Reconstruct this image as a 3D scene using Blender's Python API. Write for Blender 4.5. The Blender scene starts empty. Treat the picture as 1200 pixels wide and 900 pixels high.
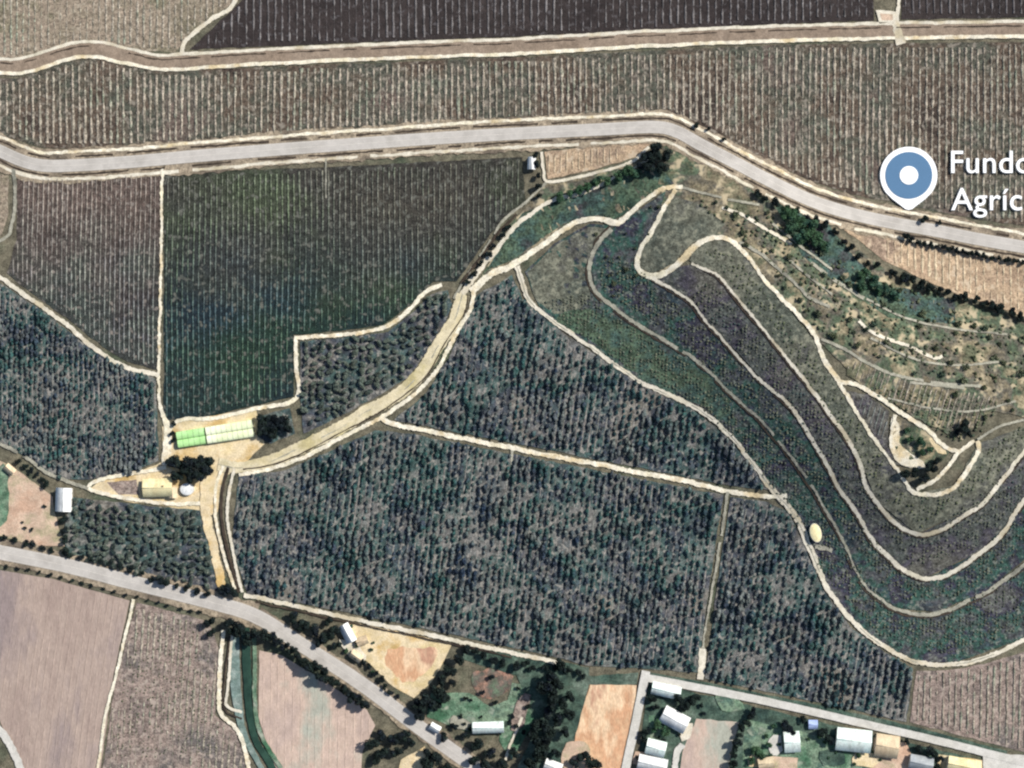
import bpy, bmesh, math, random
import numpy as np
from mathutils import Vector
R = random.Random(7); NR = np.random.RandomState(7)
sc = bpy.context.scene; COL = sc.collection
# ---------------- camera, sky, sun, exposure ----------------
H = 900.0; S = 0.5                       # camera height in metres, metres on the ground per photo pixel
cd = bpy.data.cameras.new('camera'); cam = bpy.data.objects.new('camera', cd); COL.objects.link(cam)
cam.location = (0, 0, H); cd.sensor_width = 36; cd.lens = 36 * H / 600.0
cd.clip_start = 1; cd.clip_end = 30000; sc.camera = cam
AZ, EL = math.radians(58), math.radians(40)   # azimuth clockwise from the top of the picture
w = bpy.data.worlds.new('World'); sc.world = w; w.use_nodes = True
nt = w.node_tree; sky = nt.nodes.new('ShaderNodeTexSky'); sky.sky_type = 'NISHITA'; sky.sun_disc = False
sky.sun_elevation = EL; sky.sun_rotation = AZ
nt.links.new(sky.outputs[0], nt.nodes['Background'].inputs[0]); nt.nodes['Background'].inputs[1].default_value = 0.085
sd = bpy.data.lights.new('sun', 'SUN'); sun = bpy.data.objects.new('sun', sd); COL.objects.link(sun)
sd.energy = 4.6; sd.angle = math.radians(0.5); sd.color = (1.0, .965, .91)
sun.rotation_euler = Vector((math.sin(AZ) * math.cos(EL), math.cos(AZ) * math.cos(EL), math.sin(EL))).to_track_quat('Z', 'Y').to_euler()
sun.location = (200, 150, 300)
sc.view_settings.view_transform = 'Standard'; sc.view_settings.look = 'None'; sc.view_settings.gamma = 1
sc.view_settings.exposure = 0.36
sc.cycles.filter_width = 2.3
sc.cycles.max_bounces = 4; sc.cycles.diffuse_bounces = 2
# ---------------- terrain ----------------
def wxy(px, py): return (np.asarray(px, float) - 600) * S, (450 - np.asarray(py, float)) * S
_rp = [(800, 255), (850, 300), (900, 345), (945, 395), (985, 440), (1020, 475), (1060, 505), (1100, 520), (1140, 515), (1190, 500), (1240, 480), (1300, 470)]
_ra = [.30, .45, .60, .75, .85, .92, 1, 1, .95, .85, .7, .5]
RID = [(*[float(v) for v in wxy(x, y)], a) for (x, y), a in zip(_rp, _ra)]
def hgt(x, y):
    x = np.asarray(x, float); y = np.asarray(y, float); k = np.zeros(np.broadcast(x, y).shape)
    for rx, ry, a in RID:
        k = k + a * np.exp(-((x - rx) ** 2 + (y - ry) ** 2) / 48.0 ** 2)
    return 27.0 * (1 - np.exp(-k * .75))
def P(px, py):                            # ground point seen at a photo pixel
    x0, y0 = wxy(px, py); x, y = x0, y0
    for _ in range(6):
        f = (H - hgt(x, y)) / H; x, y = x0 * f, y0 * f
    return x, y
def hz(x, y): return float(hgt(x, y))
# ---------------- materials ----------------
def lin(c): return tuple(((v / 255) / 12.92 if v / 255 <= .04045 else ((v / 255 + .055) / 1.055) ** 2.4) for v in c) + (1,)
def mat(name, cols, big=.02, mid=.25, fine=1.2, amp=.35, rough=.95, bump=.3, stretch=(1, 1, 1), speck=None, metal=0, drift=None):
    """cols: sRGB-ish base colours spread by a large noise; mid and fine noises break them up"""
    m = bpy.data.materials.new(name); m.use_nodes = True; t = m.node_tree; N = t.nodes; L = t.links
    b = N['Principled BSDF']; b.inputs['Roughness'].default_value = rough; b.inputs['Specular IOR Level'].default_value = .25
    b.inputs['Metallic'].default_value = metal
    g = N.new('ShaderNodeNewGeometry'); mp = N.new('ShaderNodeMapping'); mp.inputs['Scale'].default_value = stretch
    L.new(g.outputs['Position'], mp.inputs[0])
    def noise(s, d=3, r=.6, src=mp):
        n = N.new('ShaderNodeTexNoise'); n.inputs['Scale'].default_value = s; n.inputs['Detail'].default_value = d
        n.inputs['Roughness'].default_value = r; L.new(src.outputs[0], n.inputs['Vector']); return n
    nb = noise(big, 4, .65, g if False else mp); r1 = N.new('ShaderNodeValToRGB'); L.new(nb.outputs[0], r1.inputs[0])
    e = r1.color_ramp.elements; n = len(cols)
    for i, c in enumerate(cols):
        pos = .5 if n == 1 else .36 + .28 * i / (n - 1)
        if i < 2: e[i].position = pos; e[i].color = lin(c)
        else: q = e.new(pos); q.color = lin(c)
    if n == 1: e[1].color = lin(cols[0])
    base = r1.outputs[0]
    if drift:                              # (colours of the southern soil, y where it starts, y where it is complete)
        r2 = N.new('ShaderNodeValToRGB'); L.new(nb.outputs[0], r2.inputs[0])
        for i in (0, 1): r2.color_ramp.elements[i].position = .4 + .2 * i; r2.color_ramp.elements[i].color = lin(drift[0][i])
        sp = N.new('ShaderNodeSeparateXYZ'); L.new(g.outputs['Position'], sp.inputs[0]); nd = noise(.03, 3)
        ad = N.new('ShaderNodeMath'); ad.operation = 'MULTIPLY_ADD'; L.new(nd.outputs[0], ad.inputs[0]); ad.inputs[1].default_value = 90; L.new(sp.outputs[1], ad.inputs[2])
        md = N.new('ShaderNodeMapRange'); L.new(ad.outputs[0], md.inputs[0]); md.inputs[1].default_value = drift[1] + 45; md.inputs[2].default_value = drift[2] + 45
        mq = N.new('ShaderNodeMix'); mq.data_type = 'RGBA'; L.new(md.outputs[0], mq.inputs[0]); L.new(base, mq.inputs[6]); L.new(r2.outputs[0], mq.inputs[7]); base = mq.outputs[2]
    def mul(src, nz, lo, hi, a=.35, bb=.65):
        mr = N.new('ShaderNodeMapRange'); L.new(nz.outputs[0], mr.inputs[0])
        mr.inputs[1].default_value = a; mr.inputs[2].default_value = bb; mr.inputs[3].default_value = lo; mr.inputs[4].default_value = hi
        mx = N.new('ShaderNodeVectorMath'); mx.operation = 'MULTIPLY'; cb = N.new('ShaderNodeCombineXYZ')
        for k in range(3): L.new(mr.outputs[0], cb.inputs[k])
        L.new(src, mx.inputs[0]); L.new(cb.outputs[0], mx.inputs[1]); return mx.outputs[0]
    nm = noise(mid, 3); nf = noise(fine, 2)
    o = mul(base, nm, 1 - amp, 1 + amp); o = mul(o, nf, 1 - amp, 1 + amp)
    if speck:                              # (colour, scale, low, high): small patches of a second colour
        ns = noise(speck[1], 2); mr = N.new('ShaderNodeMapRange'); L.new(ns.outputs[0], mr.inputs[0])
        mr.inputs[1].default_value = speck[2]; mr.inputs[2].default_value = speck[3]
        mx = N.new('ShaderNodeMix'); mx.data_type = 'RGBA'; L.new(mr.outputs[0], mx.inputs[0]); L.new(o, mx.inputs[6]); mx.inputs[7].default_value = lin(speck[0]); o = mx.outputs[2]
    L.new(o, b.inputs['Base Color'])
    if bump:
        bp = N.new('ShaderNodeBump'); bp.inputs['Strength'].default_value = bump; bp.inputs['Distance'].default_value = .6
        L.new(nf.outputs[0], bp.inputs['Height']); L.new(bp.outputs[0], b.inputs['Normal'])
    return m
M = {}
def defm(k, *a, **kw): M[k] = mat(k, *a, **kw)
defm('ground', [(84, 82, 68), (102, 96, 80), (72, 78, 62)], mid=.2, amp=.34)
defm('field_tan', [(104, 98, 80), (138, 124, 108), (92, 92, 70)], big=.02, mid=.4, fine=1.1, amp=.36, speck=((160, 148, 130), .3, .56, .68))
defm('field_brown', [(60, 51, 45), (86, 74, 63), (72, 74, 64), (92, 80, 72)], big=.022, mid=.4, fine=1.1, amp=.42, speck=((128, 120, 108), .3, .54, .66))
defm('field_dark', [(44, 38, 37), (54, 47, 45)], big=.03, amp=.24, speck=((78, 74, 74), .3, .58, .7))
defm('field_deep', [(62, 58, 50), (52, 50, 46), (56, 62, 48)], big=.015, mid=.3, amp=.4, speck=((94, 94, 86), .25, .56, .67), drift=([(24, 36, 42), (27, 44, 36)], 105, 40))
defm('field_grey', [(74, 63, 56), (86, 74, 68), (66, 58, 52)], big=.025, mid=.3, amp=.4, speck=((122, 114, 106), .28, .56, .68), drift=([(46, 44, 44), (54, 60, 56)], 110, 50))
defm('orchard_soil', [(68, 76, 78), (104, 102, 98), (60, 80, 76), (62, 66, 74), (110, 106, 98)], big=.02, mid=.25, amp=.4, speck=((138, 134, 126), .3, .55, .67))
defm('field_pink', [(146, 128, 118), (160, 142, 130), (136, 122, 118)], big=.018, amp=.09, fine=.9, stretch=(1.6, .5, 1), bump=.15)
defm('field_fur', [(108, 96, 90), (136, 120, 110), (96, 90, 86)], big=.03, mid=.3, amp=.34, speck=((160, 146, 134), .26, .54, .66))
defm('field_pale', [(172, 152, 140), (184, 162, 146), (160, 160, 146)], big=.03, amp=.1, bump=.15, stretch=(1.5, .6, 1))
defm('field_orange', [(150, 128, 106), (166, 144, 118), (130, 112, 96)], big=.04, mid=.3, amp=.28, speck=((182, 164, 140), .2, .55, .66))
defm('soil_pink', [(172, 142, 120), (188, 164, 142), (150, 144, 112)], big=.05, mid=.12, amp=.16)
defm('soil_yellow', [(196, 176, 132), (208, 190, 156), (190, 160, 106)], big=.05, mid=.12, amp=.14)
defm('soil_orange', [(206, 172, 136), (190, 146, 112), (214, 186, 152), (176, 136, 112)], big=.035, mid=.12, fine=.8, amp=.12, stretch=(1.4, .6, 1))
defm('soil_red', [(130, 90, 84), (150, 116, 98), (96, 88, 80), (90, 104, 84)], big=.06, mid=.15, amp=.24)
defm('verge', [(128, 116, 98), (150, 136, 116), (98, 88, 76)], big=.05, mid=.4, amp=.3)
defm('track', [(196, 188, 166), (208, 200, 182), (178, 166, 140)], big=.05, mid=.2, amp=.14, bump=.1)
defm('track_faint', [(140, 138, 122), (156, 152, 136), (120, 118, 106)], big=.06, mid=.25, amp=.2, bump=.1)
defm('track_bright', [(208, 198, 170), (218, 210, 190), (196, 178, 142)], big=.06, mid=.25, amp=.18, bump=.1)
defm('road_mid', [(128, 112, 96), (140, 124, 108)], big=.05, amp=.16)
defm('asphalt', [(170, 164, 156), (182, 176, 168), (162, 156, 148)], big=.03, mid=.2, fine=2, amp=.06, bump=.05, rough=.85)
defm('road_paint', [(206, 200, 188)], amp=.08, bump=0)
defm('concrete', [(186, 182, 172), (196, 192, 184)], big=.05, amp=.1, bump=.05)
defm('ditch', [(54, 46, 40), (66, 56, 46)], big=.1, amp=.3)
defm('water', [(36, 56, 48), (50, 74, 62)], big=.08, amp=.12, rough=.2, bump=.05)
defm('water_weed', [(122, 138, 132), (98, 116, 108), (140, 150, 142)], big=.1, amp=.2)
defm('lawn', [(58, 92, 68), (84, 110, 88), (112, 130, 108), (70, 92, 80)], big=.06, mid=.2, amp=.34, speck=((150, 156, 138), .12, .6, .7))
defm('lawn_dark', [(44, 62, 56), (66, 84, 72), (92, 104, 92)], big=.06, mid=.2, amp=.34)
defm('hill_dark', [(46, 58, 64), (70, 70, 72), (48, 76, 66), (50, 48, 62), (80, 80, 78)], big=.03, mid=.3, fine=.9, amp=.45, speck=((116, 120, 110), .4, .57, .7))
defm('hill_olive', [(82, 86, 76), (102, 102, 88), (70, 70, 72)], big=.03, mid=.3, fine=1, amp=.4, speck=((132, 130, 112), .3, .57, .7))
defm('hill_tan', [(90, 92, 72), (124, 114, 92), (92, 88, 78), (76, 90, 70), (132, 122, 98)], big=.04, mid=.14, fine=.8, amp=.4, speck=((172, 158, 130), .14, .56, .66))
defm('hill_green', [(48, 68, 56), (70, 84, 66), (56, 76, 70), (60, 58, 60)], big=.035, mid=.2, fine=.8, amp=.42)
defm('row_pale', [(122, 116, 102), (142, 132, 118), (116, 120, 104)], big=.05, mid=.35, fine=1.4, amp=.46)
defm('row_grey', [(126, 116, 106), (138, 128, 118)], big=.05, mid=.3, fine=1.4, amp=.42, drift=([(104, 104, 104), (112, 118, 108)], 110, 50))
defm('row_dark', [(92, 88, 88), (108, 104, 102), (78, 74, 74)], big=.03, mid=.12, fine=1.4, amp=.46)
defm('row_green', [(102, 100, 86), (88, 88, 80), (92, 102, 80)], big=.016, mid=.3, fine=1.2, amp=.46, drift=([(62, 78, 82), (68, 88, 72)], 105, 35))
defm('row_orange', [(182, 166, 138), (166, 146, 122)], big=.04, mid=.25, amp=.34)
defm('orchard_leaf', [(30, 42, 56), (78, 86, 84), (36, 66, 62), (42, 50, 62), (92, 96, 92), (32, 56, 58)], big=.02, mid=.22, fine=1.0, amp=.5, bump=.5, speck=((116, 122, 114), .55, .6, .72))
defm('orchard_leaf_near', [(38, 50, 48), (72, 80, 70), (48, 58, 60)], big=.05, mid=.3, fine=1.3, amp=.55, bump=.6, speck=((122, 122, 108), .5, .6, .72))
defm('tree_leaf', [(16, 25, 30), (28, 40, 34), (20, 28, 38)], big=.08, mid=.4, fine=1.5, amp=.42)
defm('tree_leaf_green', [(48, 78, 56), (64, 90, 62), (46, 74, 62)], big=.08, mid=.4, fine=1.5, amp=.4)
defm('shrub_leaf', [(66, 78, 56), (86, 90, 68), (60, 76, 62)], big=.08, mid=.4, fine=1.5, amp=.4)
defm('grass_strip', [(112, 110, 106), (128, 122, 116), (104, 112, 104)], big=.05, mid=.2, amp=.35)
defm('farm_road', [(188, 174, 136), (198, 186, 156), (176, 164, 122)], big=.04, mid=.2, amp=.12, bump=.1)
defm('hill_purple', [(88, 86, 78), (68, 64, 72), (76, 80, 74), (62, 58, 68)], big=.025, mid=.3, fine=.9, amp=.42, speck=((124, 122, 112), .4, .57, .7))
defm('bark', [(84, 66, 50)], amp=.3)
defm('weeds', [(70, 78, 66), (90, 92, 76), (60, 74, 72)], big=.05, mid=.3, amp=.4)
defm('wall_white', [(214, 208, 196)], amp=.08, bump=0)
defm('wall_brown', [(150, 124, 96)], amp=.15, bump=0)
defm('roof_white', [(226, 226, 222), (204, 204, 200)], big=.3, mid=.7, fine=2.5, amp=.12, bump=0, rough=.6, stretch=(1, .4, 1))
defm('roof_cream', [(226, 214, 168), (208, 192, 146)], big=.2, mid=.7, fine=2.5, amp=.12, bump=0, rough=.6, stretch=(1, .4, 1))
defm('roof_tan', [(206, 188, 156), (188, 166, 136)], big=.2, mid=.7, fine=2.5, amp=.12, bump=0, rough=.6, stretch=(1, .4, 1))
defm('roof_mint', [(208, 226, 216), (222, 230, 222), (190, 200, 190)], big=.3, mid=.7, fine=2.5, amp=.12, bump=0, rough=.6, stretch=(1, .4, 1))
defm('roof_grey', [(140, 146, 150), (156, 160, 160)], big=.2, amp=.1, bump=0, rough=.5)
defm('roof_blue', [(150, 166, 206), (166, 182, 214)], big=.3, amp=.06, bump=0, rough=.5)
defm('plastic_green', [(168, 214, 140), (182, 222, 156)], big=.15, amp=.06, bump=0, rough=.45)
defm('plastic_yellow', [(218, 226, 178), (232, 236, 204)], big=.1, amp=.06, bump=0, rough=.45)
defm('frame_dark', [(72, 78, 66)], amp=.1, bump=0)
defm('glass', [(54, 66, 74)], amp=.05, bump=0, rough=.1)
defm('door', [(96, 72, 54)], amp=.1, bump=0)
defm('pin_white', [(244, 244, 242)], amp=.01, bump=0, rough=.6)
defm('pin_blue', [(78, 114, 146)], amp=.02, bump=0, rough=.6)
# ---------------- helpers ----------------
def mesh_np(name, V, F, m, smooth=False):
    """V: (n,3) array, F: list of faces or (n,k) array"""
    me = bpy.data.meshes.new(name); F = np.asarray(F, dtype=np.int32) if not isinstance(F, np.ndarray) else F
    k = F.shape[1]; me.vertices.add(len(V)); me.vertices.foreach_set('co', np.asarray(V, np.float32).ravel())
    me.loops.add(F.size); me.loops.foreach_set('vertex_index', F.ravel().astype(np.int32))
    me.polygons.add(len(F)); me.polygons.foreach_set('loop_start', np.arange(0, F.size, k, dtype=np.int32))
    me.polygons.foreach_set('loop_total', np.full(len(F), k, np.int32))
    for q in (m if isinstance(m, (list, tuple)) else [m]): me.materials.append(q)
    me.update(calc_edges=True); me.validate()
    if smooth: me.polygons.foreach_set('use_smooth', np.ones(len(F), bool))
    return me
def link(name, me, parent=None, loc=None, kind=None, label=None, cat=None, group=None):
    o = bpy.data.objects.new(name, me); COL.objects.link(o)
    if parent: o.parent = parent
    if loc is not None: o.location = loc
    for k, v in (('kind', kind), ('label', label), ('category', cat), ('group', group)):
        if v: o[k] = v
    return o
def catmull(pts, step=6.0, closed=False):
    pts = [np.array(p, float) for p in pts]; n = len(pts); out = []
    for i in range(n if closed else n - 1):
        p1, p2 = pts[i], pts[(i + 1) % n]
        p0 = pts[i - 1] if (closed or i > 0) else 2 * p1 - p2
        p3 = pts[(i + 2) % n] if (closed or i + 2 < n) else 2 * p2 - p1
        k = max(1, int(np.linalg.norm(p2 - p1) / step))
        for j in range(k):
            t = j / k
            out.append(.5 * ((2 * p1) + (-p0 + p2) * t + (2 * p0 - 5 * p1 + 4 * p2 - p3) * t * t + (-p0 + 3 * p1 - 3 * p2 + p3) * t ** 3))
    if not closed: out.append(pts[-1])
    return np.array(out)
def dens(poly, step=8.0, jit=.8):
    out = []; n = len(poly)
    for i in range(n):
        a = np.array(poly[i], float); b = np.array(poly[(i + 1) % n], float); k = max(1, int(np.linalg.norm(b - a) / step))
        for j in range(k):
            p = a + (b - a) * j / k; out.append(p + NR.uniform(-jit, jit, 2) if j else p)
    return np.array(out)
LAY = [0.0]
def sheet(name, poly, m, off=.12, jit=.8, kind='structure', curve=False, parent=None):
    LAY[0] += .004; off += LAY[0]
    q = catmull(poly, 6, True) + NR.uniform(-jit, jit, (len(catmull(poly, 6, True)), 2)) if curve else dens(poly, 8, jit)
    x, y = P(q[:, 0], q[:, 1]); bm = bmesh.new(); vs = [bm.verts.new((a, b, 0)) for a, b in zip(x, y)]
    bm.faces.new(vs); bmesh.ops.triangulate(bm, faces=bm.faces[:])
    if max(x) > -60:
        for ax, lo, hi in ((0, min(x), max(x)), (1, min(y), max(y))):
            for g in np.arange(math.ceil(lo / 5) * 5, hi, 5):
                co = (g, 0, 0) if ax == 0 else (0, g, 0); no = (1, 0, 0) if ax == 0 else (0, 1, 0)
                bmesh.ops.bisect_plane(bm, geom=bm.verts[:] + bm.edges[:] + bm.faces[:], plane_co=co, plane_no=no, dist=1e-4)
        vv = bm.verts[:]; hh = hgt(np.array([v.co.x for v in vv]), np.array([v.co.y for v in vv]))
        for v, h in zip(vv, hh): v.co.z = h + off
    else:
        for v in bm.verts: v.co.z = hz(v.co.x, v.co.y) + off
    for f in bm.faces:
        if f.normal.z < 0: f.normal_flip()
    me = bpy.data.meshes.new(name); bm.to_mesh(me); bm.free(); me.materials.append(m)
    return link(name, me, parent, kind=kind)
def inside(poly, x, y):
    x = np.asarray(x); y = np.asarray(y); r = np.zeros(x.shape, bool); n = len(poly)
    for i in range(n):
        x1, y1 = poly[i]; x2, y2 = poly[(i + 1) % n]
        if y1 == y2: continue
        c = ((y1 > y) != (y2 > y)) & (x < (x2 - x1) * (y - y1) / (y2 - y1) + x1); r ^= c
    return r
def strip(name, pts, width, m, off=.25, jit=.5, kind='structure', shift=0, parent=None, step=5, fade=0, gaps=0, crown=0):
    """a ribbon of ground along a pixel path; width in pixels (number or list per point)"""
    LAY[0] += .004; off += LAY[0]
    wd = width if isinstance(width, (list, tuple)) else [width] * len(pts)
    c = catmull([(p[0], p[1], q) for p, q in zip(pts, wd)], step)
    d = np.gradient(c[:, :2], axis=0); d /= np.linalg.norm(d, axis=1)[:, None] + 1e-9; nrm = np.stack([-d[:, 1], d[:, 0]], 1)
    n = len(c); k = max(2, int(max(wd) * S / 3) + 1); ph = R.random() * 9
    tt = np.arange(n); wob = np.interp(tt, np.arange(0, n + 6, 4), NR.uniform(-1, 1, len(np.arange(0, n + 6, 4))))
    L_ = -c[:, 2] / 2 + NR.uniform(-jit, jit, n) + shift + wob * jit; R_ = c[:, 2] / 2 + NR.uniform(-jit, jit, n) + shift + wob * jit
    rows = []
    for j in range(k + 1):
        f = j / k; s = L_ + (R_ - L_) * f; x, y = P(c[:, 0] + nrm[:, 0] * s, c[:, 1] + nrm[:, 1] * s)
        rows.append(np.stack([x, y, hgt(x, y) + off + crown * (1 - (2 * f - 1) ** 2)], 1))
    V = np.stack(rows, 1).reshape(-1, 3); F = []
    g = NR.rand(n // 3 + 2) < gaps
    for i in range(n - 1):
        if gaps and g[i // 3]: continue
        for j in range(k):
            a = i * (k + 1) + j; F.append((a, a + 1, a + k + 2, a + k + 1))
    F = np.array(F)
    me = mesh_np(name, V, F, m)
    if me.polygons and me.polygons[0].normal.z < 0: me.flip_normals()
    return link(name, me, parent, kind=kind)
def leafcloud(rad, hh, n, rng, leaf=.55, clumps=7, base=None):
    """crown of many small leaf faces spread over clumps"""
    cs = []
    for i in range(clumps):
        a = rng.uniform(0, 6.28); r = rad * math.sqrt(rng.uniform(0, .5)); cs.append((r * math.cos(a), r * math.sin(a), hh * rng.uniform(.5, .85), rad * rng.uniform(.34, .58)))
    V = []; F = []
    for i in range(n):
        c = cs[i % clumps]; u = NR.normal(size=3); u /= np.linalg.norm(u) + 1e-9
        if u[2] < -.3: u[2] = -u[2]
        p = np.array(c[:3]) + u * c[3] * rng.uniform(.7, 1.08) * np.array([1, 1, .75])
        t = NR.normal(size=3); n2 = u + .55 * NR.normal(size=3); n2 /= np.linalg.norm(n2); t -= n2 * t.dot(n2); t /= np.linalg.norm(t) + 1e-9; b = np.cross(n2, t)
        s = leaf * rng.uniform(.6, 1.3); k = len(V)
        V += [p - t * s - b * s * .6, p + t * s - b * s * .6, p + t * s * .7 + b * s * .7, p - t * s * .7 + b * s * .7]; F.append((k, k + 1, k + 2, k + 3))
    return np.array(V), F
def trunk_geo(h, r, rng, limbs=4, spread=2.0):
    V = []; F = []
    def tube(p0, p1, r0, r1, s=6):
        k = len(V); d = Vector(p1) - Vector(p0); q = d.to_track_quat('Z', 'Y')
        for p, rr in ((p0, r0), (p1, r1)):
            for i in range(s):
                a = 6.2832 * i / s; V.append(tuple(Vector(p) + q @ Vector((rr * math.cos(a), rr * math.sin(a), 0))))
        for i in range(s): F.append((k + i, k + (i + 1) % s, k + s + (i + 1) % s, k + s + i))
    tube((0, 0, -.3), (0, 0, h * .55), r, r * .7)
    for i in range(limbs):
        a = 6.28 * i / limbs + rng.uniform(-.4, .4); tube((0, 0, h * .45), (spread * math.cos(a), spread * math.sin(a), h * .85), r * .6, r * .2, 5)
    return np.array(V), F
# ico blob templates
def ico():
    bm = bmesh.new(); bmesh.ops.create_icosphere(bm, subdivisions=1, radius=1); V = np.array([v.co[:] for v in bm.verts]); F = np.array([[v.index for v in f.verts] for f in bm.faces]); bm.free(); return V, F
IV, IF = ico()
def blob(rx, ry, h, n=4, z0=.3):
    V = []; F = []
    for i in range(n):
        a = 6.28 * i / n + R.uniform(-.5, .5); rr = R.uniform(.2, .5) if n > 1 else 0; s = R.uniform(.5, .72) if n > 1 else 1
        v = IV * (1 + NR.uniform(-.22, .22, (len(IV), 1))) * s
        v = v * np.array([rx, ry, h / 2]) + np.array([rx * rr * math.cos(a), ry * rr * math.sin(a), z0 + h / 2 + R.uniform(-.1, .15) * h])
        F.append(IF + len(IV) * i); V.append(v)
    return np.concatenate(V), np.concatenate(F)
def many(name, templates, xs, ys, zs, sc_, rot, m, **kw):
    V = []; F = []; o = 0
    for i in range(len(xs)):
        tv, tf = templates[i % len(templates)]; c, s = math.cos(rot[i]), math.sin(rot[i])
        v = tv * sc_[i]; v = np.stack([v[:, 0] * c - v[:, 1] * s + xs[i], v[:, 0] * s + v[:, 1] * c + ys[i], v[:, 2] + zs[i]], 1)
        V.append(v); F.append(tf + o); o += len(v)
    return link(name, mesh_np(name, np.concatenate(V), np.concatenate(F), m), **kw)
def lattice(poly, du, dv, ang, jit=.25, skip=.05, inset=0):
    """photo-pixel polygon -> world points; rows run along dv, leaning by ang"""
    p = np.array(poly, float); cx, cy = p.mean(0); r = np.abs(p - (cx, cy)).max() * 1.5
    u = np.arange(-r, r, du); v = np.arange(-r, r, dv); U, Vv = np.meshgrid(u, v); Vv = Vv + (np.arange(len(u)) % 2) * dv * .4
    U = U + NR.uniform(-jit, jit, U.shape) * du * .55; Vv = Vv + NR.uniform(-jit, jit, U.shape) * dv * 1.3
    c, s = math.cos(ang), math.sin(ang); X = cx + U * c - Vv * s; Y = cy + U * s + Vv * c
    k = inside(poly, X, Y)
    if inset:
        for dx, dy in ((inset, 0), (-inset, 0), (0, inset), (0, -inset)): k &= inside(poly, X + dx, Y + dy)
    k &= NR.rand(*X.shape) > skip
    return X[k], Y[k]
def crop_rows(field, poly, pitch, m, width=.9, h=.7, lean=0.0, gap=.08, inset=3, name='crop_row', x0=None, x1=None):
    p = np.array(poly, float); lo = p[:, 0].min() if x0 is None else x0; hi = p[:, 0].max() if x1 is None else x1
    yl, yh = p[:, 1].min(), p[:, 1].max(); ys = np.arange(yl, yh, 4.0); x = lo + pitch * .6
    while x < hi:
        xs = x + (ys - yl) * -lean + NR.uniform(-.25, .25, len(ys)) + .35 * np.sin(ys * .03 + x)
        k = inside(poly, xs, ys) & inside(poly, xs, ys - inset) & inside(poly, xs, ys + inset) & inside(poly, xs + inset * .6, ys) & inside(poly, xs - inset * .6, ys)
        i = 0
        while i < len(ys):
            if not k[i]: i += 1; continue
            j = i
            while j < len(ys) and k[j]: j += 1
            if j - i > 3:
                X, Y = P(xs[i:j], ys[i:j]); n = len(X); Z = hgt(X, Y) + .15 + LAY[0]
                wv = width * NR.uniform(.55, 1.35, n); hv = h * NR.uniform(.5, 1.3, n); pt = np.sin(X * .06 + 1.5 * np.sin(Y * .05)) * np.sin(Y * .09 + X * .02); gp = NR.rand(n) < gap * (1 + 1.6 * pt); wv = wv * (1 - .22 * pt); X = X + .25 * np.sin(Y * .05 + X * .02); wv[gp] *= .25; hv[gp] = .03
                V = np.concatenate([np.stack([X - wv * 1.0, Y, Z - .12], 1), np.stack([X - wv * .6, Y, Z + hv * .8], 1), np.stack([X + wv * .2, Y, Z + hv], 1), np.stack([X + wv * 1.0, Y, Z - .12], 1)])
                F = []
                for b in range(3):
                    for q in range(n - 1): F.append((b * n + q, b * n + q + 1, (b + 1) * n + q + 1, (b + 1) * n + q))
                link(name, mesh_np(name, V, np.array(F), m), field)
            i = j
        x += pitch * R.uniform(.93, 1.07)
ORD = 'first second third fourth fifth sixth seventh eighth ninth tenth eleventh twelfth thirteenth fourteenth fifteenth sixteenth seventeenth eighteenth nineteenth twentieth'.split()
def ordinal(i): return ORD[i] if i < 20 else None
# ---------------- ground ----------------
def build_ground():
    gx = np.concatenate([[-9000, -4000, -1500, -700], np.arange(-400, 440, 4.0), [700, 1500, 4000, 9000]])
    gy = np.concatenate([[-9000, -4000, -1500, -600], np.arange(-320, 324, 4.0), [600, 1500, 4000, 9000]])
    X, Y = np.meshgrid(gx, gy); Z = hgt(X, Y) - .1; V = np.stack([X.ravel(), Y.ravel(), Z.ravel()], 1); nx = len(gx)
    i, j = np.meshgrid(np.arange(nx - 1), np.arange(len(gy) - 1)); a = (j * nx + i).ravel()
    me = mesh_np('ground', V, np.stack([a, a + 1, a + nx + 1, a + nx], 1), M['ground'], True); link('ground', me, kind='structure')
build_ground()
# ---------------- field plots ----------------
def field(poly, m, **kw): return sheet('field', poly, M[m], **kw)
X0, X1 = -50, 1250
p = [(X0, -60), (275, -60), (275, 0), (213, 52), (205, 62), (150, 58), (110, 50), (60, 58), (30, 68), (X0, 68)]
f = field(p, 'field_tan'); crop_rows(f, p, 7.5, M['row_pale'], .7, .35, gap=.25)
p = [(282, -60), (284, 0), (222, 58), (300, 55), (600, 43), (900, 29), (1024, 24), (1024, -60)]
f = field(p, 'field_dark'); crop_rows(f, p, 8.6, M['row_dark'], .6, .5, gap=.22)
p = [(1056, -60), (1056, 23), (X1, 19), (X1, -60)]
f = field(p, 'field_dark'); crop_rows(f, p, 8.6, M['row_dark'], .6, .5, gap=.22)
p = [(X0, 92), (20, 92), (45, 84), (80, 72), (110, 66), (150, 76), (190, 84), (300, 79), (600, 67), (900, 53), (X1, 48), (X1, 270), (1150, 258), (1060, 240), (1000, 228), (950, 212), (900, 190), (860, 167), (820, 148), (785, 134), (700, 137), (600, 142), (400, 154), (230, 168), (100, 175), (50, 173), (0, 158), (X0, 150)]
f = field(p, 'field_brown'); crop_rows(f, p, 7.6, M['row_pale'], .85, .55, gap=.12)
p = [(20, 206), (188, 202), (185, 434), (150, 424), (120, 406), (85, 378), (50, 353), (24, 334), (8, 320), (20, 280)]
f = field(p, 'field_grey'); crop_rows(f, p, 5.7, M['row_grey'], .42, .45, lean=.012, gap=.1)
p = [(192, 203), (400, 195), (612, 184), (616, 240), (590, 255), (560, 295), (535, 330), (508, 330), (480, 358), (450, 380), (400, 388), (344, 392), (344, 465), (245, 488), (192, 492)]
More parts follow.
